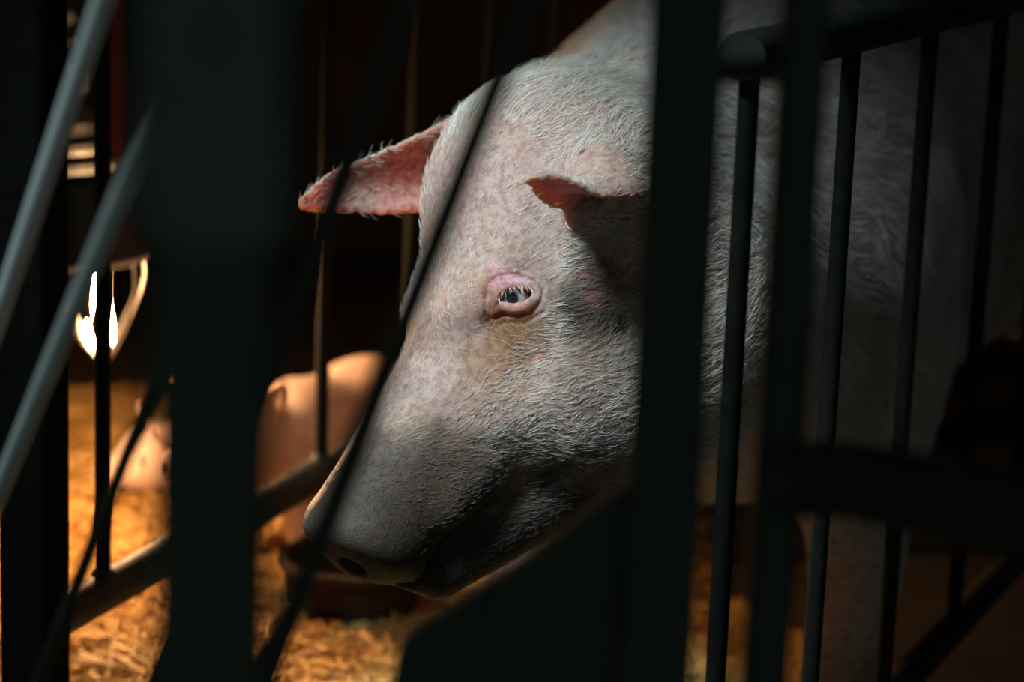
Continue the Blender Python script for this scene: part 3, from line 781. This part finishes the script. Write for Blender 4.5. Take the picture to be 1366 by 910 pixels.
for k in range(6):
    an = math.radians(30 + 60 * k); rd = ux * math.cos(an) + uy * math.sin(an); td = np.cross(LA, rd)
    pts = [lr + rd * .0695 * LS, lr + (rd * .069 - LA * .028) * LS, lr + (rd * .062 - LA * .045) * LS, hub + rd * .010]
    m_ = MB(); v_ = []; w_ = .0052; th = .0012
    for q_ in pts: v_ += [q_ + td * w_ + rd * th, q_ - td * w_ + rd * th, q_ - td * w_ - rd * th, q_ + td * w_ - rd * th]
    f_ = [[i * 4 + j, i * 4 + (j + 1) % 4, i * 4 + 4 + (j + 1) % 4, i * 4 + 4 + j] for i in range(3) for j in range(4)] + [[3, 2, 1, 0], [12, 13, 14, 15]]
    m_.add(v_, f_).build('guard_strap', MAT_GUARD, p, smooth=False)
# hanging hook and cord up to the ceiling
top = lr + LA * .238 * LS
hk = [top + np.array([.012 * math.cos(a_), 0, .016 + .016 * math.sin(a_)]) for a_ in np.linspace(-1.5, 4.4, 14)]
MB().tube(hk, .0022, 8).build('hook', MAT_GALV_LITBAR, p)
MB().tube([top + (0, 0, .03), top + (-.004, 0, .05), top + (-.006, 0, .4), (top[0] - .006, top[1], ZC)], .0028, 8).build('cord', MAT_CORD, p)
tagp = top + np.array([-.012, -.004, .052]); tdir = RWC @ np.array([.85, .5, 0])
MB().bar(tagp - tdir * .017, tagp + tdir * .017, .012, .003, (0, 0, 1)).build('chain_clip', MAT_GALV_LITBAR, p)

# ------------------------------------------------------------------ red water hose
rp = at(157, 180, 3.45); zr = at(157, 250, 3.45)[2]
p = empty('water_hose', (rp[0], rp[1], ZC)); tag(p, 'dark red water hose hanging from the ceiling behind the heat lamp', 'hose')
MB().tube([(*rp[:2], zr), (*rp[:2], ZC)], .013, 16).build('hose_run', MAT_RED, p)
MB().lathe((*rp[:2], zr), [(.0001, -.05), (.006, -.05), (.007, -.03), (.016, -.025), (.016, .012), (.013, .014)], 16).build('nozzle', MAT_CORD, p)

# ------------------------------------------------------------------ piglets
def piglet_sdf(lying):
    def fn(p):
        s = p.copy(); s[:, 1] = np.abs(s[:, 1]); zb = .066 if lying else .150
        d = sd_ell(p, (.0, 0, zb), (.150, .064, .064))
        d = smin(d, sd_ell(p, (.085, 0, zb + .004), (.075, .060, .064)), .04)
        d = smin(d, sd_ell(p, (-.095, 0, zb + .002), (.075, .062, .066)), .04)
        hz = zb + (.005 if lying else .035)
        d = smin(d, sd_cone(p, (.12, 0, zb + .01), (.185, 0, hz), .052, .046), .03)
        d = smin(d, sd_ell(p, (.190, 0, hz), (.052, .045, .045)), .03)
        d = smin(d, sd_cone(p, (.20, 0, hz - .008), (.262, 0, hz - .022), .034, .020), .02)
        ax = np.array([.97, 0, -.2], F32); r = p - np.array([.270, 0, hz - .023], F32); h = r @ ax; q = r - h[:, None] * ax
        d = smin(d, smax(np.sqrt((q * q).sum(1)) - .022, np.abs(h) - .004, .006), .008)
        d = smax(d, -sd_ell(s, (.277, .008, hz - .024), (.008, .0035, .005)), .003)
        # ears
        b = np.array([.175, .036, hz + .030], F32); e1 = np.array([.30, .62, .55], F32); e1 /= np.linalg.norm(e1)
        up = np.array([-.75, -.1, .6], F32); up -= e1 * (up @ e1); up /= np.linalg.norm(up); e2 = np.cross(up, e1)
        r = s - b; x_ = r @ e1; y_ = r @ e2; z_ = r @ up; t = np.clip(x_ / .062, 0, 1)
        w = .025 * np.clip(1.02 - t, 0, 1) ** .6 * (.75 + .6 * t)
        e = smax(np.abs(z_ + .22 * np.abs(y_)) * .85 - .0032, (np.abs(y_) - w) * .8, .004); e = smax(e, np.maximum(-x_ - .012, x_ - .062), .004)
        d = smin(d, e, .010)
        # mouth, eye hollow
        d = smax(d, -sd_poly(s, [(.262, .010, hz - .040), (.225, .028, hz - .030)], [.0015, .001]), .004)
        d = smax(d, -sd_ell(s, (.212, .040, hz + .008), (.008, .006, .005)), .004)
        # legs
        if lying:
            for x0, x1 in ((.10, .17), (-.08, .0)):
                d = smin(d, sd_cone(s, (x0, .048, .045), (x0 - .02 if x0 < 0 else x0, .062, .028), .034, .022), .02)
                d = smin(d, sd_cone(s, (x0, .064, .022), (x1, .066, .014), .017, .011), .015)
        else:
            for x0, k in ((.095, 0), (-.105, 1)):
                d = smin(d, sd_cone(s, (x0, .036, .115), (x0 + (-.015 if k else .005), .040, .060), .034, .018), .03)
                d = smin(d, sd_cone(s, (x0 + (-.015 if k else .005), .040, .060), (x0, .042, .012), .016, .012), .015)
            d = smax(d, -(s[:, 2]), .003)
        # tail
        d = smin(d, sd_poly(p, [(-.165, 0, zb + .03), (-.185, .006, zb + .035), (-.192, .018, zb + .022), (-.184, .022, zb + .008)], [.006, .005, .004, .003]), .006)
        return d
    return fn
MAT_PIGLET = noisy('piglet_skin', (.76, .54, .46), (.88, .70, .62), 18, .5, 0, .3, .0008, .35)
MAT_PEYE = noisy('piglet_eye', (.01, .008, .008), (.02, .015, .012), 30, .12)
def piglet_mesh(lying):
    f = piglet_sdf(lying); hi_z = .30 if not lying else .20
    V, Q = surface_nets(f, (-.22, -.13, -.008), (.30, .13, hi_z), .004)
    V = project(f, V, 1); V[:, 2] = np.maximum(V[:, 2], 0)
    return V, Q
PIG = {}
def piglet(lying, loc, rz, label, sc=1.0):
    r = empty('piglet', loc, rz); r.scale = (sc, sc, sc); tag(r, label, 'piglet', 'piglets on the straw')
    if lying not in PIG:
        V, Q = piglet_mesh(lying)
        PIG[lying] = mesh_obj('body', V, Q, MAT_PIGLET, None)
        bo = PIG[lying]; bo.parent = r
        hz = (.071 if lying else .185) + .008
        e = MB().lathe((0, 0, 0), [(.0001, -.005), (.0035, -.0035), (.005, 0), (.0035, .0035), (.0001, .005)], 12).build('eyeball', MAT_PEYE, None, autosmooth=0)
        e.parent = r; e.location = (.2125, .0385, hz); PIG[lying, 'e'] = e
        e2 = e.copy(); link(e2, r); e2.location = (.2125, -.0385, hz)
    else:
        link(PIG[lying].copy(), r)
        for sgn in (1, -1):
            e = PIG[lying, 'e'].copy(); link(e, r); e.location.y = sgn * .0385
    return r
STRAW_Z = .012
A = at_z(430, 660, 0)
piglet(False, (-.235, 2.98, STRAW_Z), math.atan2(-.86, -.50), 'pale piglet standing with its back lit by the heat lamp, beyond the crate rail', 1.08)
piglet(True, (-.318, 3.22, STRAW_Z), math.atan2(-.35, -.94), 'small piglet under the heat lamp with its ears glowing white', .9)

# ------------------------------------------------------------------ feed bowl under the snout
bc = at_z(464, 872, 0) + np.array([0, .085, .020])
p = empty('feed_bowl', bc); tag(p, 'dark muddy rubber feed bowl on the straw below the sow snout', 'feed bowl')
MB().lathe(bc, [(.0001, .0), (.066, .0), (.074, .004), (.084, .062), (.0855, .068), (.083, .072), (.079, .069), (.071, .014), (.064, .009), (.0001, .009)], 40).build('bowl', MAT_RUBBER, p)
MB().lathe(bc, [(.0845, .058), (.0905, .061), (.0925, .066), (.0905, .071), (.083, .0725)], 40).build('rolled_rim', MAT_RUBBER, p)
